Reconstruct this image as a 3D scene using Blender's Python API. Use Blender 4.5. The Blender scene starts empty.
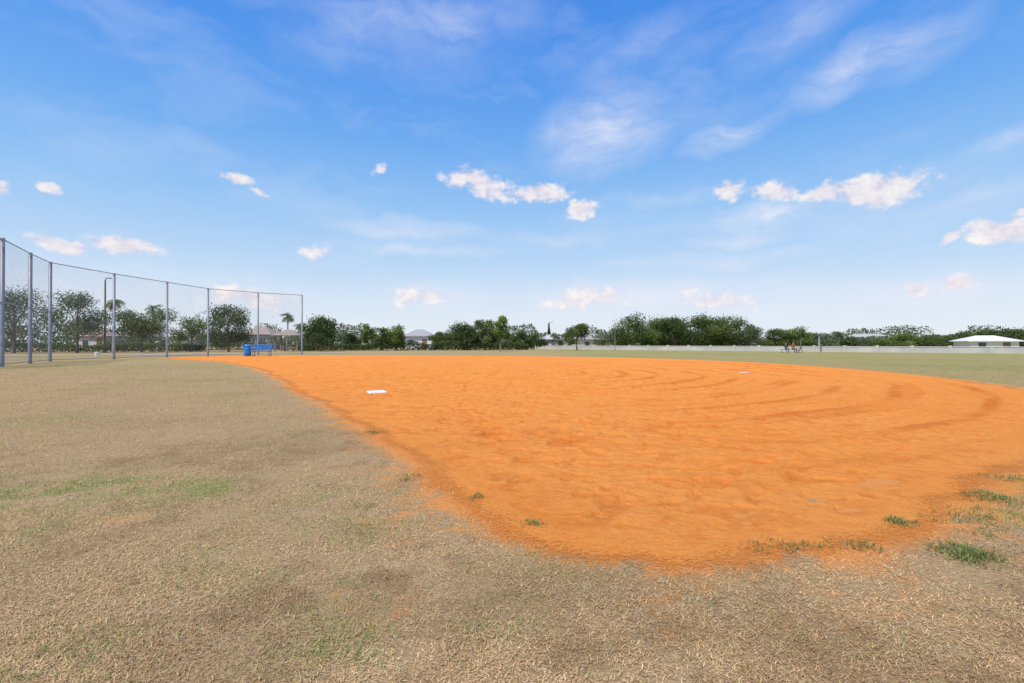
import bpy, math, numpy as np
from mathutils import Vector
rad=math.radians
sc=bpy.context.scene
R=np.random.RandomState(7)
F_=500.0; CAMH=1.1
sc.view_settings.view_transform='Standard'; sc.view_settings.look='None'; sc.view_settings.exposure=0

def at(b,d):            # bearing (from survey) + distance north -> ground position
    return ((b-512)/F_*d, d)
def lin(r,g,b):
    f=lambda c:(c/255/12.92) if c<=10 else ((c/255+.055)/1.055)**2.4
    return (f(r),f(g),f(b),1)

# ---------------- noise ----------------
TAB=R.rand(256,256)
def vnoise(x,y,ox=0,oy=0):
    x=np.asarray(x)+ox+1000.; y=np.asarray(y)+oy+1000.
    xi=np.floor(x).astype(int); yi=np.floor(y).astype(int)
    fx=x-xi; fy=y-yi; fx=fx*fx*(3-2*fx); fy=fy*fy*(3-2*fy)
    a=TAB[xi&255,yi&255];b=TAB[(xi+1)&255,yi&255];c=TAB[xi&255,(yi+1)&255];d=TAB[(xi+1)&255,(yi+1)&255]
    return (a*(1-fx)+b*fx)*(1-fy)+(c*(1-fx)+d*fx)*fy
def fbm(x,y,s,o=4,ox=0,g=.5):
    r=0;a=1;t=0
    for i in range(o):
        ca,sa=math.cos(.6*i+.3),math.sin(.6*i+.3)
        r=r+a*vnoise((x*ca-y*sa)/s,(x*sa+y*ca)/s,ox+i*17.3,ox+i*7.7); t+=a; a*=g; s=s/2.07
    return r/t
def sstep(a,b,x):
    t=np.clip((x-a)/(b-a),0,1); return t*t*(3-2*t)

# ---------------- mesh helper ----------------
def make_mesh(name,V,F,mats,midx=None,attrs=None,smooth=False,parent=None,loc=None):
    V=np.asarray(V,dtype=np.float32); F=np.asarray(F,dtype=np.int32)
    me=bpy.data.meshes.new(name); n,k=F.shape
    me.vertices.add(len(V)); me.vertices.foreach_set('co',V.ravel())
    me.loops.add(n*k); me.loops.foreach_set('vertex_index',F.ravel())
    me.polygons.add(n); me.polygons.foreach_set('loop_start',np.arange(0,n*k,k,dtype=np.int32))
    for m in mats: me.materials.append(m)
    if midx is not None: me.polygons.foreach_set('material_index',np.asarray(midx,dtype=np.int32))
    me.update(calc_edges=True)
    me.polygons.foreach_set('use_smooth',np.full(n,smooth,dtype=bool))
    if attrs:
        for a,arr in attrs.items():
            arr=np.asarray(arr,dtype=np.float32)
            if arr.ndim==1:
                at_=me.attributes.new(a,'FLOAT','POINT'); at_.data.foreach_set('value',arr)
            else:
                if arr.shape[1]==3: arr=np.concatenate([arr,np.ones((len(arr),1),np.float32)],1)
                at_=me.attributes.new(a,'FLOAT_COLOR','POINT'); at_.data.foreach_set('color',arr.ravel())
    ob=bpy.data.objects.new(name,me); sc.collection.objects.link(ob)
    if parent: ob.parent=parent
    if loc: ob.location=loc
    return ob
def empty(name,loc=(0,0,0),rz=0):
    e=bpy.data.objects.new(name,None); e.location=loc; e.rotation_euler=(0,0,rz); e.empty_display_size=.3
    sc.collection.objects.link(e); return e
def tube(P,r,n=8,caps=False):
    P=np.array(P,float); r=np.array(r,float); V=[];F=[]
    for i in range(len(P)):
        t=P[min(i+1,len(P)-1)]-P[max(i-1,0)]; t=t/np.linalg.norm(t)
        a=np.cross(t,[0.13,1,0.07]) if abs(t[1])<.9 else np.cross(t,[1,0,0]); a/=np.linalg.norm(a); b=np.cross(t,a)
        for j in range(n):
            w=2*math.pi*j/n; V.append(P[i]+r[i]*(math.cos(w)*a+math.sin(w)*b))
    for i in range(len(P)-1):
        for j in range(n):
            F.append((i*n+j,i*n+(j+1)%n,(i+1)*n+(j+1)%n,(i+1)*n+j))
    if caps:
        V.append(P[-1]); c=len(V)-1; o=(len(P)-1)*n
        for j in range(0,n,2): F.append((o+j,o+(j+1)%n,o+(j+2)%n,c))
    return np.array(V),np.array(F)
def box(cx,cy,cz,sx,sy,sz):
    V=np.array([(cx+a*sx/2,cy+b*sy/2,cz+c*sz/2) for c in(-1,1) for a,b in((-1,-1),(1,-1),(1,1),(-1,1))])
    F=np.array([(3,2,1,0),(4,5,6,7),(0,1,5,4),(1,2,6,5),(2,3,7,6),(3,0,4,7)])
    return V,F
def merge(parts):
    Vs=[];Fs=[];o=0
    for V,F in parts: Vs.append(V);Fs.append(np.asarray(F)+o);o+=len(V)
    return np.concatenate(Vs),np.concatenate(Fs)
def bevel(ob,w=.01):
    m=ob.modifiers.new('bev','BEVEL'); m.width=w; m.segments=2

# ---------------- materials ----------------
def mat(name,col,rough=.8,metal=0,var=.12,scale=6,bump=0,spec=.3):
    m=bpy.data.materials.new(name); m.use_nodes=True; nt=m.node_tree; b=nt.nodes['Principled BSDF']
    b.inputs['Roughness'].default_value=rough; b.inputs['Metallic'].default_value=metal
    b.inputs['Specular IOR Level'].default_value=spec
    tc=nt.nodes.new('ShaderNodeTexCoord'); n=nt.nodes.new('ShaderNodeTexNoise'); n.inputs['Scale'].default_value=scale; n.inputs['Detail'].default_value=4
    nt.links.new(tc.outputs['Object'],n.inputs['Vector'])
    r=nt.nodes.new('ShaderNodeValToRGB'); r.color_ramp.elements[0].position=.3; r.color_ramp.elements[1].position=.7
    r.color_ramp.elements[0].color=tuple(c*(1-var) for c in col[:3])+(1,); r.color_ramp.elements[1].color=tuple(min(1,c*(1+var)) for c in col[:3])+(1,)
    nt.links.new(n.outputs[0],r.inputs[0]); nt.links.new(r.outputs[0],b.inputs['Base Color'])
    if bump:
        bp=nt.nodes.new('ShaderNodeBump'); bp.inputs['Strength'].default_value=bump; bp.inputs['Distance'].default_value=.02
        nt.links.new(n.outputs[0],bp.inputs['Height']); nt.links.new(bp.outputs[0],b.inputs['Normal'])
    return m
def leafmat(name,trans=.35):
    m=bpy.data.materials.new(name); m.use_nodes=True; nt=m.node_tree; nt.nodes.remove(nt.nodes['Principled BSDF']); out=nt.nodes['Material Output']
    a=nt.nodes.new('ShaderNodeAttribute'); a.attribute_name='col'; d=nt.nodes.new('ShaderNodeBsdfDiffuse')
    nt.links.new(a.outputs['Color'],d.inputs['Color'])
    if trans:
        t=nt.nodes.new('ShaderNodeBsdfTranslucent'); mx=nt.nodes.new('ShaderNodeMixShader'); mx.inputs[0].default_value=trans
        nt.links.new(a.outputs['Color'],t.inputs['Color'])
        nt.links.new(d.outputs[0],mx.inputs[1]); nt.links.new(t.outputs[0],mx.inputs[2]); nt.links.new(mx.outputs[0],out.inputs[0])
    else: nt.links.new(d.outputs[0],out.inputs[0])
    return m
M_leaf=leafmat('leaf',.42); M_grass=leafmat('grass_blade',0)
M_bark=mat('bark',(.20,.155,.115),.95,bump=.6,var=.35,scale=9)
M_palmbark=mat('palm_bark',(.28,.23,.18),.95,bump=.6,var=.3)
M_steel=mat('galvanised_steel',(.27,.28,.30),.5,.3,var=.15,scale=3)
M_wire=mat('fence_wire',(.36,.37,.39),.5,.3)
M_white=mat('white_rubber',(.78,.74,.68),.6,var=.12,scale=12)
M_dusty=mat('dusty_rubber',(.72,.50,.34),.8,var=.2,scale=12)
M_blue=mat('blue_paint',(.03,.22,.60),.45,var=.12)
M_conc=mat('concrete',(.50,.47,.42),.9,var=.12,scale=1.5,bump=.2)
M_asph=mat('asphalt',(.20,.20,.20),.9,var=.2,scale=2)
M_wall=mat('wall_paint',(.50,.49,.45),.9,var=.15,scale=.4)
M_glass=mat('window_glass',(.04,.05,.06),.1,spec=.6)
M_trim=mat('white_trim',(.75,.75,.73),.6,var=.04)
M_cop=mat('wall_coping',(.56,.55,.52),.8,var=.12)
M_wood=mat('wood_pole',(.26,.18,.12),.9,var=.25,scale=3)

# ---------------- infield outline ----------------
S=.6875
BP=[(-39.6,57.5),(-33,51),(-26,45),(-15.5,31),(-7.4,17.4),(-3.5,10.8),(-1.74,7.77),(-.85,5.88),(-.28,4.75),(.39,4.05),(1.06,3.83),(1.9,3.85),(2.76,4.1),(3.9,4.7),(6.6,6.45),(10.9,9.2),(14.6,12.2),(17.3,16.4),(19.6,22),(21.2,29),(21.2,40),(18.8,49),(14,57),(3,65),(-10,69),(-22,71),(-36,69),(-41,63)]
BP=np.array(BP)*S
def catmull(P,k=4):
    out=[];n=len(P)
    for i in range(n):
        p0,p1,p2,p3=P[i-1],P[i],P[(i+1)%n],P[(i+2)%n]
        for j in range(k):
            t=j/k; out.append(.5*((2*p1)+(-p0+p2)*t+(2*p0-5*p1+4*p2-p3)*t*t+(-p0+3*p1-3*p2+p3)*t**3))
    return np.array(out)
BC=catmull(BP,3)
def sdist(x,y):
    x=np.asarray(x,float);y=np.asarray(y,float)
    d=np.full(x.shape,1e9); ins=np.zeros(x.shape,bool); n=len(BC)
    for i in range(n):
        ax,ay=BC[i];bx,by=BC[(i+1)%n]; ex,ey=bx-ax,by-ay
        px=x-ax;py=y-ay; t=np.clip((px*ex+py*ey)/(ex*ex+ey*ey+1e-12),0,1)
        d=np.minimum(d,(px-t*ex)**2+(py-t*ey)**2)
        if ay!=by:
            c=((ay>y)!=(by>y))&(x<ex*(y-ay)/(ey)+ax); ins^=c
    d=np.sqrt(d); return np.where(ins,d,-d)

def greenness(x,y):
    g=sstep(.56,.80,fbm(x,y,1.7,4,3.1))*.24+sstep(.58,.8,fbm(x,y,.45,3,9.4))*.22
    for (cx,cy,r,a) in[(-3.6,3.75,.7,.6),(-2.3,3.8,.3,.6),(-1.9,7.0,.5,.3),(3.4,3.2,.4,.45),(4.2,3.9,.6,.6),(-.7,1.8,.16,.3),(-9,14,2,.3),(-6.5,8.5,1,.25),(1.7,3.0,.3,.35),(3.1,2.3,.35,.3),(-1.7,1.75,.2,.4)]:
        g=g+a*np.exp(-(((x-cx)/1.4)**2+(y-cy)**2)/r**2)*sstep(.35,.6,fbm(x,y,.2,3,5.))
    far=sstep(9,34,np.hypot(x,y)); right=sstep(0,10,x)
    g=g*(1-far*.5)+far*(.24+.26*right)*(.5+1.0*fbm(x,y,6,4,2.,.6))
    return np.clip(g,0,1)
def dusting(x,y,sd):
    d=np.exp(np.minimum(sd,0)/.16)*sstep(.18,.5,fbm(x,y,.16,4,21.))*1.2
    d=d+.45*np.exp(np.minimum(sd,0)/.6)*sstep(.42,.66,fbm(x,y,.35,5,31.,.65))
    d=d+.26*sstep(.60,.80,fbm(x,y,.4,5,41.,.65))*np.exp(np.minimum(sd,0)/3.0)
    for (cx,cy,r) in[(1.1,2.75,.18),(-.5,2.1,.12),(-2.4,3.1,.14),(2.3,3.15,.3),(.3,3.3,.3),(1.5,3.2,.35)]:
        d=d+.36*np.exp(-(((x-cx)/1.5)**2+(y-cy)**2)/r**2)*sstep(.4,.65,fbm(x,y,.09,4,51.,.6))
    return np.clip(d,0,1)
def brown(x,y): return np.clip(sstep(.44,.64,fbm(x,y,1.3,5,151.,.62))*.55+sstep(.52,.68,fbm(x,y,.25,4,161.,.6))*.5,0,1)*(1-.65*sstep(3.5,10,np.hypot(x,y)))

# ---------------- ground sheet ----------------
def mixc(nt,f,a,b):
    m=nt.nodes.new('ShaderNodeMix'); m.data_type='RGBA'
    for s,v in((0,f),(6,a),(7,b)):
        if isinstance(v,(tuple,float,int)): m.inputs[s].default_value=v
        else: nt.links.new(v,m.inputs[s])
    return m.outputs[2]
def noise(nt,vec,scale,detail=6,rough=.6,lo=.35,hi=.65):
    n=nt.nodes.new('ShaderNodeTexNoise'); n.inputs['Scale'].default_value=scale; n.inputs['Detail'].default_value=detail; n.inputs['Roughness'].default_value=rough
    nt.links.new(vec,n.inputs['Vector'])
    r=nt.nodes.new('ShaderNodeMapRange'); r.inputs[1].default_value=lo; r.inputs[2].default_value=hi; nt.links.new(n.outputs[0],r.inputs[0])
    return r.outputs[0]
def attr(nt,n):
    a=nt.nodes.new('ShaderNodeAttribute'); a.attribute_name=n; return a.outputs['Fac']
def gate(nt,amt,n):   # grainy threshold: amount pushed through fine noise
    a=nt.nodes.new('ShaderNodeMath'); a.operation='SUBTRACT'; nt.links.new(amt,a.inputs[0]); nt.links.new(n,a.inputs[1])
    m=nt.nodes.new('ShaderNodeMapRange'); nt.links.new(a.outputs[0],m.inputs[0]); m.inputs[1].default_value=-.36; m.inputs[2].default_value=.26
    q=nt.nodes.new('ShaderNodeMath'); q.operation='MULTIPLY'; nt.links.new(m.outputs[0],q.inputs[0])
    s=nt.nodes.new('ShaderNodeMapRange'); nt.links.new(amt,s.inputs[0]); s.inputs[1].default_value=0; s.inputs[2].default_value=.25; nt.links.new(s.outputs[0],q.inputs[1])
    return q.outputs[0]
CLAY_L=(.88,.365,.092,1); CLAY_M=(.83,.26,.044,1); CLAY_D=(.62,.150,.022,1)
DRY_L=(.58,.42,.225,1); DRY_M=(.42,.292,.145,1); DRY_D=(.23,.145,.065,1)

gm=bpy.data.materials.new('dry_lawn'); gm.use_nodes=True; nt=gm.node_tree; b=nt.nodes['Principled BSDF']; b.inputs['Roughness'].default_value=.95; b.inputs['Specular IOR Level'].default_value=.03
v=nt.nodes.new('ShaderNodeTexCoord').outputs['Object']
f1=noise(nt,v,60,3,.7,.3,.7); f2=noise(nt,v,.9,4,.65,.35,.65); f3=noise(nt,v,7,5,.75,.35,.68); f4=noise(nt,v,16,6,.8,.3,.7)
c=mixc(nt,f1,DRY_D,DRY_L); c2=mixc(nt,f3,DRY_M,DRY_L)
c=mixc(nt,.5,c,c2)
c=mixc(nt,f2,c,mixc(nt,.5,c,DRY_M))
c=mixc(nt,gate(nt,attr(nt,'brown'),f4),c,mixc(nt,.5,c,(.24,.145,.065,1)))
c=mixc(nt,gate(nt,attr(nt,'green'),f4),c,mixc(nt,f1,(.17,.185,.045,1),(.37,.38,.13,1)))
c=mixc(nt,gate(nt,attr(nt,'dust'),f4),c,mixc(nt,.8,c,mixc(nt,f1,CLAY_M,CLAY_L)))
nt.links.new(c,b.inputs['Base Color'])
bp=nt.nodes.new('ShaderNodeBump'); bp.inputs['Strength'].default_value=.8; bp.inputs['Distance'].default_value=.012; nt.links.new(f1,bp.inputs['Height']); nt.links.new(bp.outputs[0],b.inputs['Normal'])

tx=np.linspace(-8.4,8.4,760); gx=.7*np.sinh(tx); gy=2.5+.8*np.sinh(np.linspace(-6,8.3,760))
X,Y=np.meshgrid(gx,gy); x=X.ravel();y=Y.ravel()
sd=np.full(x.shape,-60.); near=(np.abs(x)<60)&(y>-10)&(y<70); sd[near]=sdist(x[near],y[near])
def ground_z(x,y,sd): return (fbm(x,y,2.5,3,1.)-.5)*.05*sstep(.4,1.8,-sd)
zz=ground_z(x,y,sd)*(np.hypot(x,y)<60)-.09*sstep(.5,1.2,sd)
nx,ny=len(gx),len(gy)
I=np.arange(nx*ny).reshape(ny,nx); Fq=np.stack([I[:-1,:-1],I[:-1,1:],I[1:,1:],I[1:,:-1]],-1).reshape(-1,4)
make_mesh('ground',np.stack([x,y,zz],1),Fq,[gm],attrs={'green':greenness(x,y),'dust':dusting(x,y,sd),'brown':brown(x,y)},smooth=True)

# ---------------- infield clay ----------------
cm=bpy.data.materials.new('infield_clay'); cm.use_nodes=True; nt=cm.node_tree; b=nt.nodes['Principled BSDF']; out=nt.nodes['Material Output']; b.inputs['Roughness'].default_value=.95; b.inputs['Specular IOR Level'].default_value=.03
v=nt.nodes.new('ShaderNodeTexCoord').outputs['Object']
f1=noise(nt,v,48,5,.75,.32,.66); f2=noise(nt,v,.5,4,.6,.35,.65); f3=noise(nt,v,8,6,.7,.38,.62)
c=mixc(nt,f1,CLAY_M,CLAY_L); c=mixc(nt,f2,c,mixc(nt,.6,c,CLAY_M))
pf=nt.nodes.new('ShaderNodeMath'); pf.operation='MULTIPLY'; nt.links.new(f3,pf.inputs[0]); pf.inputs[1].default_value=.4
c=mixc(nt,pf.outputs[0],c,CLAY_L)
c=mixc(nt,attr(nt,'dark'),c,CLAY_D)
nt.links.new(c,b.inputs['Base Color'])
bp=nt.nodes.new('ShaderNodeBump'); bp.inputs['Strength'].default_value=.7; bp.inputs['Distance'].default_value=.012; nt.links.new(f1,bp.inputs['Height'])
bp2=nt.nodes.new('ShaderNodeBump'); bp2.inputs['Strength'].default_value=.4; bp2.inputs['Distance'].default_value=.025; nt.links.new(f3,bp2.inputs['Height']); nt.links.new(bp.outputs[0],bp2.inputs['Normal']); nt.links.new(bp2.outputs[0],b.inputs['Normal'])
mr=nt.nodes.new('ShaderNodeMath'); mr.operation='ADD'; mr.use_clamp=True
gr=noise(nt,v,45,5,.8,.3,.7); ms_=nt.nodes.new('ShaderNodeMath'); ms_.operation='MULTIPLY_ADD'; nt.links.new(gr,ms_.inputs[0]); ms_.inputs[1].default_value=1.5; ms_.inputs[2].default_value=-.75
nt.links.new(ms_.outputs[0],mr.inputs[0]); nt.links.new(attr(nt,'edge'),mr.inputs[1])
tr=nt.nodes.new('ShaderNodeBsdfTransparent'); mx=nt.nodes.new('ShaderNodeMixShader'); nt.links.new(mr.outputs[0],mx.inputs[0]); nt.links.new(tr.outputs[0],mx.inputs[1]); nt.links.new(b.outputs[0],mx.inputs[2]); nt.links.new(mx.outputs[0],out.inputs[0])
cm2=cm.copy(); cm2.name='infield_clay_edge'
for l in list(nt.links):
    if l.to_node==out: nt.links.remove(l)
nt.links.new(b.outputs[0],out.inputs[0])

gx=1.5+3*np.sinh(np.linspace(-2.98,2.3,1050)); gy=2.2+3*np.sinh(np.linspace(0,3.5,760))
X,Y=np.meshgrid(gx,gy); x=X.ravel();y=Y.ravel(); sd=sdist(x,y)
sdw=sd+(fbm(x,y,.9,5,61.,.6)-.5)*.6
ins=sstep(.0,.9,sd)
# drag-mat tracks: sweeping arcs, concentric with the rounded outer side of the infield
ccx,ccy=-1.5,19.5
rc=np.hypot(x-ccx,y-ccy)
rightm=sstep(.5,5.0,x)*sstep(.3,1.2,sd)*sstep(36,26,y)
ringph=rc+(fbm(x,y,3.5,4,71.)-.5)*.75
brk=.35+.65*sstep(.34,.62,fbm(x,y,2.2,4,77.))
ring=(np.sin(2*np.pi*ringph/1.3)*.75+.55*np.sin(2*np.pi*ringph/.52+1)+.4*np.sin(2*np.pi*ringph/.83+2))*brk
fine=np.sin(2*np.pi*(rc+(fbm(x,y,2,3,72.)-.5)*.3)/.16)
lump=fbm(x,y,.32,4,81.)-.5; foot=fbm(x,y,.13,3,91.)-.5
dent=sstep(.60,.72,fbm(x,y,.19,2,101.))
dent2=sstep(.63,.70,fbm(x*1.0,y*1.6,.30,2,107.))
clod=sstep(.68,.80,fbm(x,y,.055,2,171.))
calm=1-.55*sstep(2,6,x)
zc=.006+ins*(calm*(lump*.038+foot*.03-dent*.018-dent2*.018)+clod*.007+rightm*(ring*.024+fine*.005)+.012)
dark=np.clip(.60*rightm*sstep(.0,1.2,ring)+calm*(.26*dent+.24*dent2+.14*sstep(.5,.75,fbm(x,y,1.1,5,111.,.65)))+.18*sstep(.56,.7,fbm(x,y,.07,2,121.)),0,.8)*sstep(.0,.4,sd)
nx,ny=len(gx),len(gy); I=np.arange(nx*ny).reshape(ny,nx); Fq=np.stack([I[:-1,:-1],I[:-1,1:],I[1:,1:],I[1:,:-1]],-1).reshape(-1,4)
keep=(sd[Fq]>-.5).all(1); Fq=Fq[keep]; em=(sd[Fq].min(1)<.9).astype(int); used=np.unique(Fq); mp=np.full(nx*ny,-1); mp[used]=np.arange(len(used)); Fq=mp[Fq]
edge=np.clip(.5+sdw/.22,-.8,1.8)
make_mesh('infield_dirt',np.stack([x,y,zc+ground_z(x,y,sd)],1)[used],Fq,[cm,cm2],midx=em,attrs={'edge':edge[used],'dark':dark[used]},smooth=True)

# ---------------- grass ----------------
N=540000
Yr=np.exp(R.uniform(math.log(1.2),math.log(26),N)); Xr=R.uniform(-1.3,1.3,N)*Yr+R.uniform(-.6,.6,N)
sd=sdist(Xr,Yr); thr=-.05-(fbm(Xr,Yr,.9,5,61.,.6)-.5)*.6+ R.normal(-.02,.10,N)
k=sd<thr; Xr=Xr[k];Yr=Yr[k];sd=sd[k]
du=dusting(Xr,Yr,sd); g=greenness(Xr,Yr); bw=brown(Xr,Yr)
bare=sstep(.52,.70,fbm(Xr,Yr,.5,5,131.,.62))*.65
k=R.rand(len(Xr))>np.clip(du*.65+bare,0,.95); Xr=Xr[k];Yr=Yr[k];sd=sd[k];g=g[k];du=du[k];bw=bw[k]
n=len(Xr); isg=R.rand(n)<np.clip(g*.9+.03,0,.8)
L=R.uniform(.009,.026,n)*(1+.3*isg)*(1+Yr*.02); tilt=np.where(isg,R.uniform(.5,1.3,n),R.uniform(.95,1.52,n)); az=R.uniform(0,2*np.pi,n)
W=R.uniform(.0007,.0015,n)*(1+Yr/4.5)
gzv=ground_z(Xr,Yr,sd)
base=np.stack([Xr,Yr,gzv+R.uniform(0,.007,n)],1)
dirv=np.stack([np.sin(tilt)*np.cos(az),np.sin(tilt)*np.sin(az),np.cos(tilt)],1)
wa=az+np.pi/2+R.uniform(-.6,.6,n); side=np.stack([np.cos(wa),np.sin(wa),np.zeros(n)],1)
V=np.empty((n,3,3)); V[:,0]=base-side*W[:,None]; V[:,1]=base+side*W[:,None]; V[:,2]=base+dirv*L[:,None]
t=R.rand(n)[:,None]**1.2; dry=np.array([.34,.22,.105])*(1-t)+np.array([.84,.63,.36])*t
dry=dry*(.78+.44*fbm(Xr,Yr,.8,3,141.))[:,None]*(1-.38*bw)[:,None]*np.array([1.03,.96,.90])
grn=np.array([.17,.20,.055])*(1-t)+np.array([.44,.46,.17])*t
col=np.where(isg[:,None],grn,dry); dd=(.65*du*(R.rand(n)<.75))[:,None]; col=col*(1-dd)+np.array([.8,.34,.10])*dd
make_mesh('grass',V.reshape(-1,3),np.arange(n*3).reshape(-1,3),[M_grass],attrs={'col':np.repeat(col,3,0)})

# weeds
def weed(cx,cy,rx,ry,n,h=.028):
    nc=max(3,n//12); cx_=R.normal(0,.5,nc)*rx; cy_=R.normal(0,.5,nc)*ry; ci=R.randint(0,nc,n)
    ax=cx_[ci]+R.normal(0,.022,n); ay=cy_[ci]+R.normal(0,.022,n); az=R.uniform(0,6.28,n); tl=R.uniform(.5,1.5,n); L=R.uniform(.4,1.1,n)*h
    W=R.uniform(.0015,.004,n)
    base=np.stack([ax,ay,np.zeros(n)],1); d=np.stack([np.sin(tl)*np.cos(az),np.sin(tl)*np.sin(az),np.cos(tl)],1); s=np.stack([-np.sin(az),np.cos(az),0*az],1)
    V=np.empty((n,4,3)); V[:,0]=base; V[:,1]=base+d*L[:,None]*.5-s*W[:,None]; V[:,2]=base+d*L[:,None]; V[:,3]=base+d*L[:,None]*.5+s*W[:,None]
    t=R.rand(n)[:,None]; col=np.array([.12,.15,.045])*(1-t)+np.array([.38,.42,.15])*t
    make_mesh('weed_clump',V.reshape(-1,3),np.arange(n*4).reshape(-1,4),[M_leaf],attrs={'col':np.repeat(col,4,0)},loc=(cx,cy,.010))
for (bx,py,rx,ry,n) in[(375,433,.14,.12,420),(408,477,.10,.12,160),(475,498,.06,.05,130),(535,524,.08,.06,130),(965,555,.15,.12,1500),(992,499,.17,.15,800),(898,523,.08,.08,350),(785,549,.22,.10,200),(848,548,.2,.1,200),(975,520,.35,.25,550),(362,508,.05,.05,60),(1010,480,.25,.15,400)]:
    d=550/(py-344); X0,Y0=at(bx,d); weed(X0,Y0,rx,ry,n)

# bases
def base_plate(bx,py,w,rz,m):
    d=550/(py-344); X0,Y0=at(bx,d); V,Fb=box(0,0,0,w,w,.04); o=make_mesh('base_plate',V,Fb,[m],loc=(X0,Y0,.03)); o.rotation_euler=(.03,-.02,rz); bevel(o,.012)
base_plate(377,393.5,.38,.5,M_white); base_plate(745,373.5,.30,.8,M_dusty)

# ---------------- trees ----------------
PAL={'oak':((.070,.108,.036),(.25,.30,.10)),'dark':((.050,.085,.031),(.18,.24,.08)),'light':((.10,.15,.04),(.33,.40,.12)),'grey':((.11,.14,.08),(.28,.32,.18))}
def leaves(C,size,col0,col1,tone,flat=.0):
    n=len(C); a=R.normal(size=(n,3)); a/=np.linalg.norm(a,axis=1)[:,None]; b_=R.normal(size=(n,3)); b_=np.cross(a,b_); b_/=np.linalg.norm(b_,axis=1)[:,None]
    s=size*R.uniform(.6,1.3,n)[:,None]
    V=np.empty((n,4,3)); V[:,0]=C-a*s; V[:,1]=C-b_*s*.55; V[:,2]=C+a*s; V[:,3]=C+b_*s*.55
    t=np.clip(tone+R.normal(0,.16,n),0,1)[:,None]; col=np.array(col0)*(1-t)+np.array(col1)*t
    return V.reshape(-1,3),np.arange(n*4).reshape(-1,4),np.repeat(col,4,0)
def tree(name,b,d,h,w,cb=.3,pal='oak',n=2600,K=14,ls=.13,xy=None):
    X0,Y0=xy if xy else at(b,d); parts=[];mi=[];cols=[]
    lean=R.uniform(-.04,.04,2)*h
    tr=.017*h+.03
    top=np.array([lean[0],lean[1],h*.72])
    P=[(0,0,-.05),(lean[0]*.2,lean[1]*.2,h*cb*.5),(lean[0]*.5,lean[1]*.5,h*cb),tuple(top)]
    V,Fv=tube(P,[tr*1.3,tr,tr*.8,tr*.25],8); parts.append((V,Fv)); mi+=[0]*len(Fv); cols.append(np.tile((.1,.08,.06),(len(V),1)))
    ch=h*(1-cb); cz=h*cb+ch*.47; K=int(K*1.9)
    for k in range(K):
        th=2.4*k+R.uniform(-.4,.4); el=R.uniform(-.85,.95); rr=R.uniform(.35,1.0)
        cr=np.sqrt(max(0,1-max(el,-.3)**2*.85))
        c=np.array([math.cos(th)*cr*rr*w*.38,math.sin(th)*cr*rr*w*.38,cz+el*ch*.38])+np.array([lean[0]*.6,lean[1]*.6,0])
        br=R.uniform(.14,.23)*w*np.array([1,1,.8*min(1.2,ch/w+.2)])
        s=np.array([lean[0]*.5,lean[1]*.5,h*(cb+R.uniform(-.02,.35)*(1-cb))]); m=(s+c)/2+np.array([0,0,-.03*h])
        V,Fv=tube([s,m,c],[tr*.35,tr*.2,tr*.05],5); parts.append((V,Fv)); mi+=[0]*len(Fv); cols.append(np.tile((.1,.08,.06),(len(V),1)))
        nn=int(n*1.6/K*R.uniform(.6,1.4)); dv=R.normal(size=(nn,3)); dv/=np.linalg.norm(dv,axis=1)[:,None]
        r=R.rand(nn)**.5*(1+R.normal(0,.12,nn))
        C=c+dv*r[:,None]*br
        C[:,2]=np.maximum(C[:,2],h*cb*.7)
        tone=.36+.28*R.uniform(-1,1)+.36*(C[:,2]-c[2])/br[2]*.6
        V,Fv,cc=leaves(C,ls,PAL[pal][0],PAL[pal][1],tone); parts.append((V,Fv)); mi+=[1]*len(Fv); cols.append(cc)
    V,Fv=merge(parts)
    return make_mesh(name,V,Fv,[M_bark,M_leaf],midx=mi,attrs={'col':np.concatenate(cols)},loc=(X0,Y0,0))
def palm(b,d,h,fl=1.6,nf=20,tr=.11):
    X0,Y0=at(b,d); parts=[];mi=[];cols=[]
    V,Fv=tube([(0,0,-.05),(.05,0,h*.3),(.12,.03,h*.65),(.1,0,h)],[tr*1.3,tr,tr*.85,tr*.9],9); parts.append((V,Fv));mi+=[0]*len(Fv);cols.append(np.tile((.1,.1,.1),(len(V),1)))
    for i in range(nf):
        az=2.4*i; e=R.uniform(-.5,1.2); L=fl*R.uniform(.8,1.1); pts=[]
        for s in np.linspace(0,1,9):
            ang=e-s*1.5; 
            if not pts: pts.append(np.array([.1,0,h])); continue
            pts.append(pts[-1]+L/8*np.array([math.cos(az)*math.cos(ang),math.sin(az)*math.cos(ang),math.sin(ang)]))
        pts=np.array(pts); V,Fv=tube(pts,np.linspace(.02,.006,9),4);parts.append((V,Fv));mi+=[1]*len(Fv);cols.append(np.tile((.10,.12,.04),(len(V),1)))
        sv=np.array([-math.sin(az),math.cos(az),0]); Q=[]
        for j in range(24):
            s=(j+1)/25*8; a=int(s); p=pts[a]*(1-s+a)+pts[min(a+1,8)]*(s-a); tn=pts[min(a+1,8)]-pts[a]; tn/=np.linalg.norm(tn)
            for sg in(-1,1):
                l=.45*math.sin(math.pi*min(.97,(j+2)/27))*fl/1.6+.05; q=p+(sv*sg*.8+tn*.5+np.array([0,0,-.35]))*l
                Q+= [p-tn*.02,p+tn*.02,q+tn*.012,q-tn*.012]
        Q=np.array(Q); parts.append((Q,np.arange(len(Q)).reshape(-1,4)));mi+=[1]*(len(Q)//4);cols.append(np.tile(np.array([.14,.18,.07])*R.uniform(.7,1.6),(len(Q),1)))
    V,Fv=merge(parts); return make_mesh('palm_tree',V,Fv,[M_palmbark,M_leaf],midx=mi,attrs={'col':np.concatenate(cols)},loc=(X0,Y0,0))
def H(top,d): return (344-top)/F_*d+CAMH
def Wd(px,d): return px/F_*d
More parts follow.
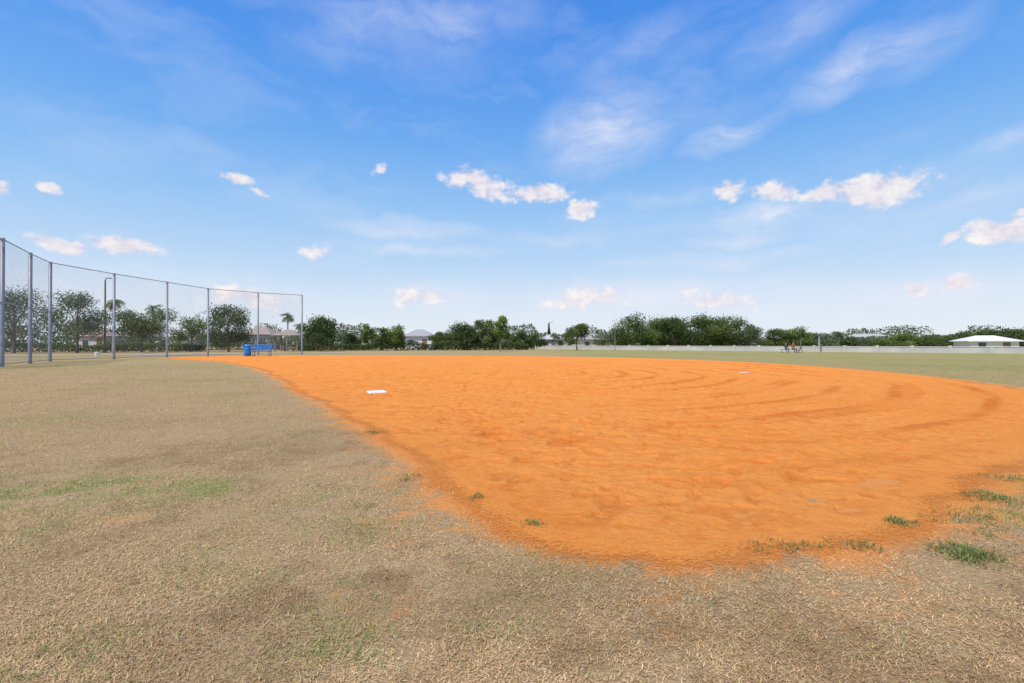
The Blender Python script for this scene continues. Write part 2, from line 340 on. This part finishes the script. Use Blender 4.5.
# (name,bearing,dist,top,width,crown base,palette,n,clumps)
for nm,b_,d,top,wp,cb,pal,n,K in[
 ('oak_tree',14,60,287,66,.16,'grey',5200,16),('oak_tree',77,62,290,56,.22,'grey',5600,16),('oak_tree',-40,64,285,70,.2,'oak',3000,14),
 ('oak_tree',141,66,302,54,.24,'oak',4600,14),('oak_tree',192,72,315,32,.2,'light',2000,9),('oak_tree',229,70,303,45,.10,'dark',5200,16),
 ('oak_tree',320,74,313,37,.08,'dark',4200,15),('shade_tree',368,86,323,16,.15,'light',1300,7),('shade_tree',383,84,326,17,.15,'oak',1300,8),('shade_tree',397,84,323,22,.15,'light',1700,9),
 ('shade_tree',349,92,332,24,.06,'dark',1500,8),('shade_tree',443,90,329,26,.06,'oak',1900,8),('shade_tree',464,88,319,30,.06,'dark',2700,10),('shade_tree',485,90,318,28,.06,'oak',2700,10),('young_tree',500,76,313,18,.2,'light',2000,9),
 ('shade_tree',517,96,330,22,.06,'oak',1500,8),('shade_tree',533,98,330,24,.06,'dark',1500,8),('shade_tree',577,88,323,26,.25,'oak',1900,8),('shade_tree',557,104,332,22,.06,'grey',1200,8),('shade_tree',602,104,332,26,.06,'grey',1200,8),
 ('oak_tree',628,100,313,40,.04,'oak',3600,12),('oak_tree',652,103,317,44,.03,'light',3400,12),('oak_tree',676,100,316,42,.03,'dark',3600,12),('oak_tree',702,102,314,44,.03,'oak',3600,12),('oak_tree',727,100,316,40,.03,'oak',3600,12),('oak_tree',746,100,321,30,.06,'grey',2300,10),('oak_tree',664,108,317,46,.03,'oak',2600,12),('oak_tree',714,108,317,46,.03,'dark',2600,12),
 ('shade_tree',776,100,328,28,.06,'oak',1700,9),('shade_tree',798,98,327,30,.08,'light',2000,9),('shade_tree',820,98,332,34,.05,'grey',1700,9),('shade_tree',844,100,334,28,.05,'oak',1500,8),
 ('shade_tree',872,96,336,30,.05,'grey',1500,8),('shade_tree',897,90,333,38,.05,'light',2500,11),('shade_tree',924,92,336,30,.05,'oak',1800,9),
 ('oak_tree',948,104,334,36,.05,'grey',2000,9),('oak_tree',975,100,328,40,.03,'oak',3200,12),('oak_tree',1004,98,328,44,.03,'oak',3200,12),('oak_tree',1036,96,330,44,.03,'oak',3200,12),('oak_tree',1080,96,326,50,.05,'oak',2800,12)]:
    tree(nm,b_,d,H(top,d),Wd(wp,d)*1.15,cb,pal,n,K,ls=.0018*d)
palm(113,58,H(302,58),1.3); palm(152,90,H(308,90),1.8); palm(287,80,H(316,80),1.5); palm(300,96,H(325,96),1.5); palm(838,96,H(333,96),1.5); palm(828,100,H(335,100),1.4); palm(-60,55,H(290,55),1.8)
def conifer(b,d,top):
    X0,Y0=at(b,d); h=H(top,d); parts=[];mi=[];cols=[]
    V,Fv=tube([(0,0,-.05),(0,0,h*.5),(0,0,h*.98)],[.12,.08,.02],7);parts.append((V,Fv));mi+=[0]*len(Fv);cols.append(np.tile((.1,.1,.1),(len(V),1)))
    n=1200; z=R.uniform(.25,1,n); r=(1.02-z)*h*.14*(.5+.7*vnoise(z*14,z*0))*R.rand(n)**.4; a=R.uniform(0,6.28,n)
    V,Fv,cc=leaves(np.stack([r*np.cos(a),r*np.sin(a),z*h],1),.15,*PAL['dark'],.4+0*z);parts.append((V,Fv));mi+=[1]*len(Fv);cols.append(cc)
    V,Fv=merge(parts);make_mesh('pine_tree',V,Fv,[M_bark,M_leaf],midx=mi,attrs={'col':np.concatenate(cols)},loc=(X0,Y0,0))
conifer(549,110,323)
def belt(name,p0,p1,hmin,hmax,depth,n,pal,ls,ns=6):
    p0=np.array(p0);p1=np.array(p1); t=R.rand(n); s=np.linalg.norm(p1-p0)*t; hh=hmin+(hmax-hmin)*sstep(.2,.8,fbm(s,0*s,ns,4,p0[0]%50,.6))
    z=R.rand(n)**.8*hh; o=R.uniform(-.5,.5,n)*depth
    nrm=np.array([-(p1-p0)[1],(p1-p0)[0]]);nrm=nrm/np.linalg.norm(nrm)
    C=np.stack([p0[0]+(p1-p0)[0]*t+nrm[0]*o,p0[1]+(p1-p0)[1]*t+nrm[1]*o,z],1)
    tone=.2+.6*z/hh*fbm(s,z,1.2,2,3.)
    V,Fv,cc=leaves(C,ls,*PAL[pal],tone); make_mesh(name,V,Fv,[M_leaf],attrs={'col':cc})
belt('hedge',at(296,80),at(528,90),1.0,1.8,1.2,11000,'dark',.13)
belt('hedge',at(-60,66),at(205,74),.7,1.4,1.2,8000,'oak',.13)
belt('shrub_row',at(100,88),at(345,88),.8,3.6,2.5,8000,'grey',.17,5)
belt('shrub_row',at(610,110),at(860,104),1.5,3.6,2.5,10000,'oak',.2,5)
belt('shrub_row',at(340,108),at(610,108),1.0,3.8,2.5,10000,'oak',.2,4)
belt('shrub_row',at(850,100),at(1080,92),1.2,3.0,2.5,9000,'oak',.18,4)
belt('distant_trees',at(-300,170),at(330,170),3,9,10,20000,'grey',.42,14)
belt('distant_trees',at(330,165),at(620,170),2.5,8,10,13000,'grey',.38,10)
belt('distant_trees',at(600,150),at(1250,140),2.5,6.5,10,22000,'grey',.34,9)

# ---------------- perimeter wall ----------------
def wall(p0,p1,h,name='perimeter_wall'):
    p0=np.array(p0);p1=np.array(p1);L=np.linalg.norm(p1-p0); rz=math.atan2(*(p1-p0)[::-1]); e=empty(name,(p0[0],p0[1],0),rz)
    V,Fv=box(L/2,0,h/2,L,.15,h); make_mesh('panels',V,Fv,[M_wall],parent=e)
    V,Fv=box(L/2,0,h+.04,L,.24,.08); make_mesh('coping',V,Fv,[M_cop],parent=e)
    ps=[box(i,0,(h+.2)/2,.35,.35,h+.2) for i in np.arange(0,L,3.6)]; V,Fv=merge(ps); make_mesh('piers',V,Fv,[M_wall],parent=e)
wall(at(536,104),at(1075,54),.72)

# ---------------- houses ----------------
def house(name,b,d,w,dp,h,rh,wallc,roofc,rz=0):
    X0,Y0=at(b,d); e=empty(name,(X0,Y0,0),rz)
    mw=mat(name+'_wall',wallc,.9,var=.05); mr_=mat(name+'_roof',roofc,.9,var=.15,scale=3)
    V,Fv=box(0,0,h/2,w,dp,h); make_mesh('walls',V,Fv,[mw],parent=e)
    o=.45; a=(w/2+o);c=(dp/2+o); r=w/2-dp/2*.8
    V=np.array([(-a,-c,h),(a,-c,h),(a,c,h),(-a,c,h),(-r,0,h+rh),(r,0,h+rh),(-a,-c,h-.12),(a,-c,h-.12),(a,c,h-.12),(-a,c,h-.12)])
    V[:,2]+=.13
    Fv=[(0,1,5,4),(2,3,4,5),(1,2,5,5),(3,0,4,4),(6,7,1,0),(7,8,2,1),(8,9,3,2),(9,6,0,3),(9,8,7,6)]
    me=bpy.data.meshes.new('roof'); me.from_pydata([tuple(q) for q in V],[],[tuple(dict.fromkeys(f)) for f in Fv]); me.materials.append(mr_); ro=bpy.data.objects.new('roof',me); sc.collection.objects.link(ro); ro.parent=e
    nwin=max(2,int(w/2.6)); fr=[];gl=[]
    for i in range(nwin):
        xx=-w/2+w*(i+.5)/nwin
        if i==nwin//2: continue
        fr.append(box(xx,-dp/2-.02,h*.55,1.2,.08,1.15)); gl.append(box(xx,-dp/2-.04,h*.55,1.05,.08,1.0))
    V,Fv=merge(fr); make_mesh('window_frames',V,Fv,[M_trim],parent=e); V,Fv=merge(gl); make_mesh('windows',V,Fv,[M_glass],parent=e)
    xx=-w/2+w*(nwin//2+.5)/nwin; V,Fv=box(xx,-dp/2-.02,min(1.05,h*.45),.95,.08,min(2.1,h*.9)); make_mesh('door',V,Fv,[mat('door',(.25,.15,.1))],parent=e)
W1=(.62,.6,.56)
house('suburban_house',420,104,5.5,5,2.6,1.4,(.7,.7,.68),(.36,.35,.35)); house('suburban_house',452,125,9,8,2.8,1.6,(.5,.47,.42),(.36,.33,.31))
house('suburban_house',552,106,6,6,2.0,1.0,W1,(.5,.5,.5)); house('suburban_house',590,106,7,6,2.0,1.1,(.66,.62,.55),(.42,.40,.38),.2)
house('suburban_house',985,84,6.5,5,1.5,.9,(.72,.72,.7),(.72,.72,.72),-.3)
house('suburban_house',868,128,11,7,2.4,1.2,(.6,.58,.54),(.45,.43,.42)); house('suburban_house',764,128,8,7,2.4,1.3,(.62,.6,.56),(.45,.43,.42))
house('suburban_house',262,96,5.5,5,2.8,1.5,(.55,.5,.44),(.34,.28,.22)); house('suburban_house',104,92,5,5,2.4,1.1,(.6,.52,.45),(.36,.26,.21))
house('suburban_house',180,110,7,6,2.6,1.3,(.66,.64,.6),(.40,.38,.37))
def shelter(b,d):
    X0,Y0=at(b,d); e=empty('picnic_shelter',(X0,Y0,0),.1)
    for i,(a,c) in enumerate([(-1.6,-1.3),(1.6,-1.3),(1.6,1.3),(-1.6,1.3)]):
        V,Fv=box(a,c,1.2,.18,.18,2.4); make_mesh('post_%d'%i,V,Fv,[M_wood],parent=e)
    me=bpy.data.meshes.new('roof'); me.from_pydata([(-2.1,-1.8,2.4),(2.1,-1.8,2.4),(2.1,1.8,2.4),(-2.1,1.8,2.4),(-.4,0,3.3),(.4,0,3.3)],[],[(0,1,5,4),(1,2,5),(2,3,4,5),(3,0,4),(3,2,1,0)]); me.materials.append(mat('shelter_roof',(.33,.27,.22))); o=bpy.data.objects.new('roof',me); sc.collection.objects.link(o); o.parent=e
    V,Fv=merge([box(0,0,.72,1.8,.7,.06),box(0,-.6,.44,1.8,.25,.05),box(0,.6,.44,1.8,.25,.05),box(-.6,0,.35,.08,1.3,.08),box(.6,0,.35,.08,1.3,.08),box(-.6,0,.17,.08,.5,.34),box(.6,0,.17,.08,.5,.34)]); make_mesh('picnic_table',V,Fv,[M_wood],parent=e)
shelter(289,76)

# ---------------- paved path and road ----------------
def strip(name,p,q,w,z,m,kerb=False):
    p=np.array(p);q=np.array(q);L=np.linalg.norm(q-p);rz=math.atan2(*(q-p)[::-1]); 
    V=np.array([(0,-w/2,z),(L,-w/2,z),(L,w/2,z),(0,w/2,z)]);
    if not kerb:
        o=make_mesh(name,V,[(0,1,2,3)],[m],loc=(p[0],p[1],0)); o.rotation_euler=(0,0,rz); return
    e=empty(name,(p[0],p[1],0),rz); make_mesh('surface',V,[(0,1,2,3)],[m],parent=e)
    V,Fv=merge([box(L/2,-w/2-.08,.06,L,.15,.13),box(L/2,w/2+.08,.06,L,.15,.13)]); make_mesh('kerb',V,Fv,[M_conc],parent=e)
strip('footpath',at(-150,40),at(345,60),3.0,.034,M_conc)
strip('road',at(-250,84),at(420,96),6,.034,M_asph,True)

# ---------------- backstop fence ----------------
FP=[(-60,21),(2,24),(30,27.9),(50,31),(114,36),(167,40.8),(208,45.6),(258,49.2),(302,51.7)]
pts=[at(*p) for p in FP]; FH=6.15
fe=empty('backstop_fence')
for i,(px,py) in enumerate(pts):
    V,Fv=tube([(px,py,-.1),(px,py,FH+.05)],[.09 if i<4 else .08]*2,12,True); make_mesh('post_%d'%i,V,Fv,[M_steel],parent=fe,smooth=True)
rail=[]
for i in range(len(pts)-1):
    p=np.array(pts[i]);q=np.array(pts[i+1])
    for z,r in((FH,.026),(.12,.02))+(((3.1,.028),) if i<3 else ()):
        rail.append(tube([(p[0],p[1],z),(q[0],q[1],z)],[r,r],6))
V,Fv=merge(rail); make_mesh('rails',V,Fv,[M_steel],parent=fe)
def chain(p,q,h,sp,w):
    p=np.array(p);q=np.array(q);L=np.linalg.norm(q-p);u=(q-p)/L; Q=[]
    hw=w*.7
    for sgn,off in((1,0),(-1,.006)):
        for s in np.arange(-h,L,sp):
            a0=max(0,-s); a1=min(h,L-s)
            if a1<=a0: continue
            xs=(s+a0,s+a1); zs=(a0,a1) if sgn>0 else (h-a0,h-a1)
            quad=[(xs[0]-hw,zs[0]),(xs[0]+hw,zs[0]),(xs[1]+hw,zs[1]),(xs[1]-hw,zs[1])]
            Q+=[(p[0]+u[0]*a-u[1]*off,p[1]+u[1]*a+u[0]*off,b_+.05) for a,b_ in quad]
    Q=np.array(Q); return Q,np.arange(len(Q)).reshape(-1,4)
for i in range(len(pts)-1):
    V,Fv=chain(pts[i],pts[i+1],FH-.05,.085,.0065 if i<3 else .0026); make_mesh('chain_link_%d'%i,V,Fv,[M_wire],parent=fe)

# ---------------- street furniture ----------------
def barrel(b,d):
    X0,Y0=at(b,d); e=empty('trash_barrel',(X0,Y0,0))
    V,Fv=tube([(0,0,.02),(0,0,.05),(0,0,.3),(0,0,.33),(0,0,.36),(0,0,.6),(0,0,.63),(0,0,.66),(0,0,.9),(0,0,.93)],[.27,.29,.29,.31,.29,.29,.31,.29,.29,.31],18); make_mesh('drum',V,Fv,[M_blue],parent=e,smooth=True)
    V,Fv=tube([(0,0,.93),(0,0,1.0),(0,0,1.08)],[.32,.29,.12],18,True); make_mesh('lid',V,Fv,[M_blue],parent=e,smooth=True)
barrel(247.5,44.5)
X0,Y0=at(261,44.5); e=empty('player_bench',(X0,Y0,0),.08)
V,Fv=merge([box(0,-.12+.16*i,.47,1.7,.13,.05) for i in range(3)]); o=make_mesh('seat',V,Fv,[M_blue],parent=e); bevel(o)
V,Fv=merge([box(0,.36+.02*i,.66+.17*i,1.7,.04,.11) for i in range(3)]); o=make_mesh('backrest',V,Fv,[M_blue],parent=e); bevel(o)
for i,a in enumerate((-.7,.7)):
    V,Fv=merge([box(a,-.12,.225,.06,.06,.44),box(a,.40,.53,.06,.05,1.06),box(a,.12,.415,.055,.55,.05),box(a,.12,.04,.06,.7,.06)]); make_mesh('leg_%d'%i,V,Fv,[M_steel],parent=e)
X0,Y0=at(97,44); e=empty('bucket',(X0,Y0,0)); V,Fv=tube([(0,0,.0),(0,0,.02),(0,0,.34),(0,0,.36)],[.02,.14,.17,.18],14); make_mesh('pail',V,Fv,[M_white],parent=e); V,Fv=tube([(0,0,.35),(0,0,.385)],[.185,.16],14,True); make_mesh('lid',V,Fv,[M_white],parent=e)
def lamp(b,d,top,m,r=.11,arm=1.0):
    X0,Y0=at(b,d); h=H(top,d); e=empty('street_lamp',(X0,Y0,0))
    V,Fv=tube([(0,0,-.05),(0,0,.4),(0,0,.41),(0,0,h-.3)],[r*1.6,r*1.5,r,r*.75],10); make_mesh('pole',V,Fv,[m],parent=e)
    V,Fv=tube([(0,0,h-.35),(arm*.3,0,h-.05),(arm,0,h)],[r*.5,r*.4,r*.35],8); make_mesh('arm',V,Fv,[m],parent=e)
    V,Fv=box(arm+.2,0,h-.02,.6,.25,.12); o=make_mesh('lamp_head',V,Fv,[M_steel],parent=e); bevel(o,.03)
lamp(105,64,278,M_wood,.12,.3); lamp(199,100,312,M_steel,.09,.9); lamp(819,80,336,M_trim,.06,.3); lamp(615,82,326,M_steel,.05,.4); lamp(548,112,322,M_steel,.05,.6)

# ---------------- people ----------------
def person(name,b,d,rz,shirt,trou,hair,pose='stand',h=1.72):
    X0,Y0=at(b,d); e=empty(name,(X0,Y0,.02),rz)
    st=.22 if pose=='walk' else .03; el=.18 if pose=='walk' else .05
    sit=pose=='sit'; pz=.5 if sit else .95
    J=[(0,0,pz),(0,.01,pz+.2),(0,0,pz+.43),(0,0,pz+.55),(0,.02,pz+.62)]; Rr=[.14,.125,.13,.055,.06]; E=[(0,1),(1,2),(2,3),(3,4)]
    def add(p,r,par): J.append(p);Rr.append(r);E.append((par,len(J)-1));return len(J)-1
    tips=[]
    for s in(-1,1):
        k=s*st
        sh=add((s*.18,0,pz+.45),.065,2); eb=add((s*.25,-s*el*.4,pz+.18),.045,sh)
        wr=add((s*.22,.24 if sit else .08+s*el*-1,pz+.06 if sit else pz-.05),.03,eb); pm=add((s*.2 if sit else s*.24,.33 if sit else .11-s*el*1.2,pz+.06 if sit else pz-.13),.03,wr)
        tips.append((pm,s))
        hp=add((s*.10,0,pz-.05),.095,0)
        if sit: kn=add((s*.14,.44,pz+.02),.065,hp); an=add((s*.13,.42,.09),.042,kn); add((s*.14,.6,.045),.04,an)
        else: kn=add((s*.11,k*.5+.04,.5),.065,hp); an=add((s*.11,k,.09),.042,kn); add((s*.12,k+.17,.045),.04,an)
    me=bpy.data.meshes.new('body'); me.from_pydata(J,E,[]); ob=bpy.data.objects.new('body',me); sc.collection.objects.link(ob)
    ob.modifiers.new('skin','SKIN'); 
    for i,r in enumerate(Rr): me.skin_vertices[0].data[i].radius=(r,r*(.75 if i<3 else 1))
    me.skin_vertices[0].data[0].use_root=True
    s_=ob.modifiers.new('sub','SUBSURF'); s_.levels=2; s_.render_levels=2
    bpy.context.view_layer.update(); dg=bpy.context.evaluated_depsgraph_get(); nm=bpy.data.meshes.new_from_object(ob.evaluated_get(dg)); ob.modifiers.clear(); ob.data=nm; ob.parent=e
    ms=mat(name+'_shirt',shirt); mt=mat(name+'_trousers',trou); mk=mat('skin_tone',(.45,.27,.18),.6); mshoe=mat('shoe',(.1,.1,.1))
    for m in(ms,mt,mk,mshoe): nm.materials.append(m)
    for p in nm.polygons:
        c=p.center; p.use_smooth=True
        if c.z<.1: i=3
        elif abs(c.x)>.17 and c.z>pz-.25 and c.z<pz+.22 and (not sit or c.z>pz+.03): i=2
        elif c.z<pz+.02 or (sit and c.y>.12 and c.z<pz+.12): i=1
        elif c.z>pz+.53: i=2
        else: i=0
        p.material_index=i
    hz=pz+.70
    def ball(nm_,c,r,m,u=14):
        V,Fv=tube([(c[0],c[1],c[2]+r[2]*math.sin(t)) for t in np.linspace(-1.5,1.5,9)],[1e-3+math.cos(t) for t in np.linspace(-1.5,1.5,9)],u)
        V[:,0]=(V[:,0]-c[0])*r[0]+c[0]; V[:,1]=(V[:,1]-c[1])*r[1]+c[1]; return make_mesh(nm_,V,Fv,[m],parent=e,smooth=True)
    ball('head',(0,.02,hz),(.078,.095,.118),mk); mh=mat('hair',hair); ball('hair',(0,-.008,hz+.03),(.086,.098,.105),mh)
    ball('nose',(0,.118,hz-.015),(.012,.018,.02),mk,8)
    me_=mat('eye',(.03,.02,.02)); ball('eye_l',(-.03,.106,hz+.005),(.012,.01,.008),me_,8); ball('eye_r',(.03,.106,hz+.005),(.012,.01,.008),me_,8); ball('mouth',(0,.108,hz-.055),(.024,.008,.006),mat('lip',(.35,.12,.1)),8)
    ball('ear_l',(-.08,.01,hz),(.012,.02,.03),mk,8); ball('ear_r',(.08,.01,hz),(.012,.02,.03),mk,8)
    for pm,s in tips:
        c=np.array(J[pm]); fs=[]
        for k,l in enumerate((.07,.08,.075,.06)):
            o=np.array([0,(k-1.5)*.02,0]); fs.append(tube([c+o,c+o+(0,.005,-.03-l*.5),c+o+(-s*.015,.01,-.03-l)],[.011,.009,.007],6,True))
        fs.append(tube([c+(0,.03,0),c+(0,.055,-.03),c+(-s*.01,.06,-.06)],[.012,.01,.008],6,True)); V,Fv=merge(fs); make_mesh('fingers',V,Fv,[mk],parent=e,smooth=True)
    e.scale=(h/1.77,)*3
def small_bench(b,d,rz,L=3.0):
    X0,Y0=at(b,d); e=empty('bleacher_bench',(X0,Y0,.02),rz)
    V,Fv=box(0,0,.43,L,.3,.05); make_mesh('plank',V,Fv,[M_steel],parent=e)
    for i,a in enumerate((-L/2+.3,L/2-.3)):
        V,Fv=merge([box(a,0,.2,.06,.06,.4),box(a,0,.02,.06,.4,.04)]); make_mesh('leg_%d'%i,V,Fv,[M_steel],parent=e)
small_bench(790,62,math.pi,2.6)
person('woman',786,62,math.pi,(.05,.05,.07),(.05,.07,.14),(.03,.02,.02),'sit',1.65)
person('man',793,62,math.pi+.2,(.45,.08,.06),(.06,.06,.08),(.03,.02,.02),'sit')
person('man',801,61,1.2,(.1,.1,.12),(.2,.17,.12),(.04,.03,.02),'walk',1.45)
person('child',821,64,.6,(.06,.15,.4),(.05,.05,.06),(.04,.02,.02),'walk',1.2)

# ---------------- sun / world ----------------
SE,SA=58,215   # elevation, compass azimuth (from behind-left of the viewer)
sun=bpy.data.lights.new('sun','SUN'); sun.energy=4.25; sun.angle=rad(.6); sun.color=(1,.93,.82); so=bpy.data.objects.new('sun',sun); sc.collection.objects.link(so)
dv=Vector((math.sin(rad(SA))*math.cos(rad(SE)),math.cos(rad(SA))*math.cos(rad(SE)),math.sin(rad(SE)))); so.rotation_euler=dv.to_track_quat('Z','Y').to_euler()
w=bpy.data.worlds.new('World'); sc.world=w; w.use_nodes=True; nt=w.node_tree; bg=nt.nodes['Background']; STR=.1; bg.inputs[1].default_value=STR
w.cycles.sampling_method='MANUAL'; w.cycles.sample_map_resolution=256
sky=nt.nodes.new('ShaderNodeTexSky'); sky.sky_type='NISHITA'; sky.sun_disc=False; sky.sun_elevation=rad(SE); sky.sun_rotation=rad(SA); sky.dust_density=.6; sky.air_density=1; sky.ozone_density=2
L_=nt.links
def M(op,a,b_=None,c_=None,clamp=False):
    m=nt.nodes.new('ShaderNodeMath'); m.operation=op; m.use_clamp=clamp
    for i,v_ in enumerate((a,b_,c_)):
        if v_ is None: continue
        if isinstance(v_,(int,float)): m.inputs[i].default_value=v_
        else: L_.new(v_,m.inputs[i])
    return m.outputs[0]
tc=nt.nodes.new('ShaderNodeTexCoord').outputs['Generated']; sp=nt.nodes.new('ShaderNodeSeparateXYZ'); L_.new(tc,sp.inputs[0])
az=M('ARCTAN2',sp.outputs[0],sp.outputs[1]); el=M('ARCSINE',sp.outputs[2])
cb=nt.nodes.new('ShaderNodeCombineXYZ'); L_.new(az,cb.inputs[0]); L_.new(el,cb.inputs[1]); P=cb.outputs[0]
ramp=nt.nodes.new('ShaderNodeValToRGB'); L_.new(el,ramp.inputs[0]); cr=ramp.color_ramp
stops=[(0,(236,243,250)),(.06,(223,236,250)),(.15,(192,221,251)),(.26,(153,201,250)),(.38,(114,176,247)),(.52,(82,153,242)),(.7,(60,132,232)),(1.0,(45,110,210))]
cr.elements[0].position=0; cr.elements[0].color=lin(*stops[0][1]); cr.elements[1].position=1; cr.elements[1].color=lin(*stops[-1][1])
for p_,c_ in stops[1:-1]:
    x_=cr.elements.new(p_); x_.color=lin(*c_)
sc_=nt.nodes.new('ShaderNodeVectorMath'); sc_.operation='SCALE'; L_.new(ramp.outputs[0],sc_.inputs[0]); sc_.inputs['Scale'].default_value=1/STR
skyc=mixc(nt,.9,sky.outputs[0],sc_.outputs[0])
def wn(vec,scale,detail,rough=.55,dist=0):
    n=nt.nodes.new('ShaderNodeTexNoise'); n.noise_dimensions='2D'; n.inputs['Scale'].default_value=scale; n.inputs['Detail'].default_value=detail; n.inputs['Roughness'].default_value=rough; n.inputs['Distortion'].default_value=dist; L_.new(vec,n.inputs['Vector']); return n
def mapping(vec,loc=(0,0,0),rot=0,scl=(1,1,1),t='POINT'):
    m=nt.nodes.new('ShaderNodeMapping'); m.vector_type=t; m.inputs['Location'].default_value=loc; m.inputs['Rotation'].default_value=(0,0,rot); m.inputs['Scale'].default_value=scl; L_.new(vec,m.inputs['Vector']); return m.outputs[0]
w1=wn(P,9,3); vm=nt.nodes.new('ShaderNodeVectorMath'); vm.operation='SUBTRACT'; L_.new(w1.outputs['Color'],vm.inputs[0]); vm.inputs[1].default_value=(.5,.5,.5)
vs=nt.nodes.new('ShaderNodeVectorMath'); vs.operation='MULTIPLY'; L_.new(vm.outputs[0],vs.inputs[0]); vs.inputs[1].default_value=(.05,.05,0)
va=nt.nodes.new('ShaderNodeVectorMath'); va.operation='ADD'; L_.new(P,va.inputs[0]); L_.new(vs.outputs[0],va.inputs[1]); PW=va.outputs[0]
# shared coordinate frames (rotated once) so each cloud mass costs two nodes
QR=(-8,0,10,20); FR={q:(PW if q==0 else mapping(PW,rot=rad(-q))) for q in QR}
def dirs(px,py,hw,hh):
    u=(px-512)/F_; v_=(344-py)/F_; s=math.sqrt(1+u*u); return math.atan(u),math.atan(v_/s),hw/F_/(s*s),hh/F_/s
def blob(px,py,hw,hh,rot,amp):
    q=min(QR,key=lambda k:abs(k-rot)); a,e_,da,de=dirs(px,py,hw,hh); t=rad(-q)
    a,e_=a*math.cos(t)-e_*math.sin(t),a*math.sin(t)+e_*math.cos(t)
    m=nt.nodes.new('ShaderNodeVectorMath'); m.operation='MULTIPLY_ADD'; L_.new(FR[q],m.inputs[0]); m.inputs[1].default_value=(1/da,1/de,0); m.inputs[2].default_value=(-a/da,-e_/de,0)
    ln=nt.nodes.new('ShaderNodeVectorMath'); ln.operation='LENGTH'; L_.new(m.outputs[0],ln.inputs[0])
    return M('MULTIPLY_ADD',ln.outputs['Value'],-amp,amp)
puffs=[(482,184,58,16,-8,1.0),(535,193,48,15,-3,1.05),(582,209,26,12,0,1.0),(729,187,26,12,-8,1.0),(780,190,40,13,0,1.05),(835,190,40,14,0,1.1),(876,188,66,21,0,1.3),
 (1000,234,56,19,0,1.3),(1020,212,16,8,0,1),(950,240,16,9,0,1.0),(917,285,19,10,0,1.05),(959,286,24,10,0,1.05),(4,187,14,14,0,1),(47,185,18,9,0,.95),(62,246,46,12,0,1.05),(122,247,50,15,-8,1.15),(240,178,20,8,0,.9),(260,190,15,6,-8,.9),(382,171,11,7,0,.9),(315,250,26,8,10,.85),
 (590,299,70,14,0,.78),(420,298,54,12,0,.8),(715,300,60,14,0,.75),(250,296,80,15,0,.75)]
acc=0.0
for q in puffs: acc=M('MAXIMUM',blob(*q),acc)
pn=wn(mapping(P,loc=(.37,.11,0),scl=(1,1.4,1)),30,5,.62).outputs[0]
pd=M('ADD',acc,M('MULTIPLY_ADD',pn,1.6,-.8))
pm=nt.nodes.new('ShaderNodeMapRange'); pm.interpolation_type='SMOOTHSTEP'; L_.new(pd,pm.inputs[0]); pm.inputs[1].default_value=.10; pm.inputs[2].default_value=.74
puff=M('MULTIPLY',pm.outputs[0],M('MULTIPLY',acc,3.0,clamp=True))
wis=[(605,130,88,46,10,1.2),(728,138,58,17,10,1.05),(850,68,100,24,20,.9),(920,45,90,30,20,.5),(450,25,130,50,10,.5),(800,22,100,34,20,.5),(640,45,100,22,20,.35),(330,20,80,40,10,.35),
 (410,229,100,14,0,.95),(770,214,85,20,0,1.4),(740,239,70,11,0,.8),(660,198,90,10,0,.5),(700,262,130,11,0,.85),(420,250,120,9,0,.7),(960,205,130,24,10,.55),(1000,150,80,16,10,.6),(560,238,90,11,0,.5),
 (150,290,260,34,0,.7),(600,302,340,30,0,.95),(920,300,240,28,0,.8)]
acc2=0.0
for q in wis: acc2=M('ADD',M('MAXIMUM',blob(*q),0.0),acc2)
st=wn(mapping(PW,rot=rad(-18),scl=(1,3.2,1)),7,6,.62,.2).outputs[0]
sm=nt.nodes.new('ShaderNodeMapRange'); L_.new(st,sm.inputs[0]); sm.inputs[1].default_value=.3; sm.inputs[2].default_value=.75
wisp=M('MULTIPLY',M('MULTIPLY',acc2,1.15),M('ADD',M('MULTIPLY',sm.outputs[0],.75),.22),clamp=True)
vl=nt.nodes.new('ShaderNodeMapRange'); L_.new(wn(mapping(PW,rot=rad(-20),scl=(1,3,1)),3.2,4,.6,.2).outputs[0],vl.inputs[0]); vl.inputs[1].default_value=.48; vl.inputs[2].default_value=.8; vl.inputs[4].default_value=.24
wt=M('MAXIMUM',wisp,vl.outputs[0])
c=mixc(nt,M('MULTIPLY',wt,.8),skyc,tuple(x_/STR for x_ in lin(234,236,250)[:3])+(1,))
sh=mixc(nt,M('MULTIPLY_ADD',pn,2.6,-.85,clamp=True),tuple(x_/STR for x_ in lin(224,216,230)[:3])+(1,),tuple(x_/STR for x_ in lin(255,249,246)[:3])+(1,))
c=mixc(nt,M('MULTIPLY',puff,.9),c,sh)
L_.new(c,bg.inputs[0])

cam=bpy.data.cameras.new('camera'); co=bpy.data.objects.new('camera',cam); sc.collection.objects.link(co); sc.camera=co
cam.sensor_width=36; cam.lens=36*F_/1024; cam.clip_end=6000; cam.clip_start=.05
co.location=(0,0,CAMH); co.rotation_euler=(rad(90)+math.atan(2.5/F_),0,0)
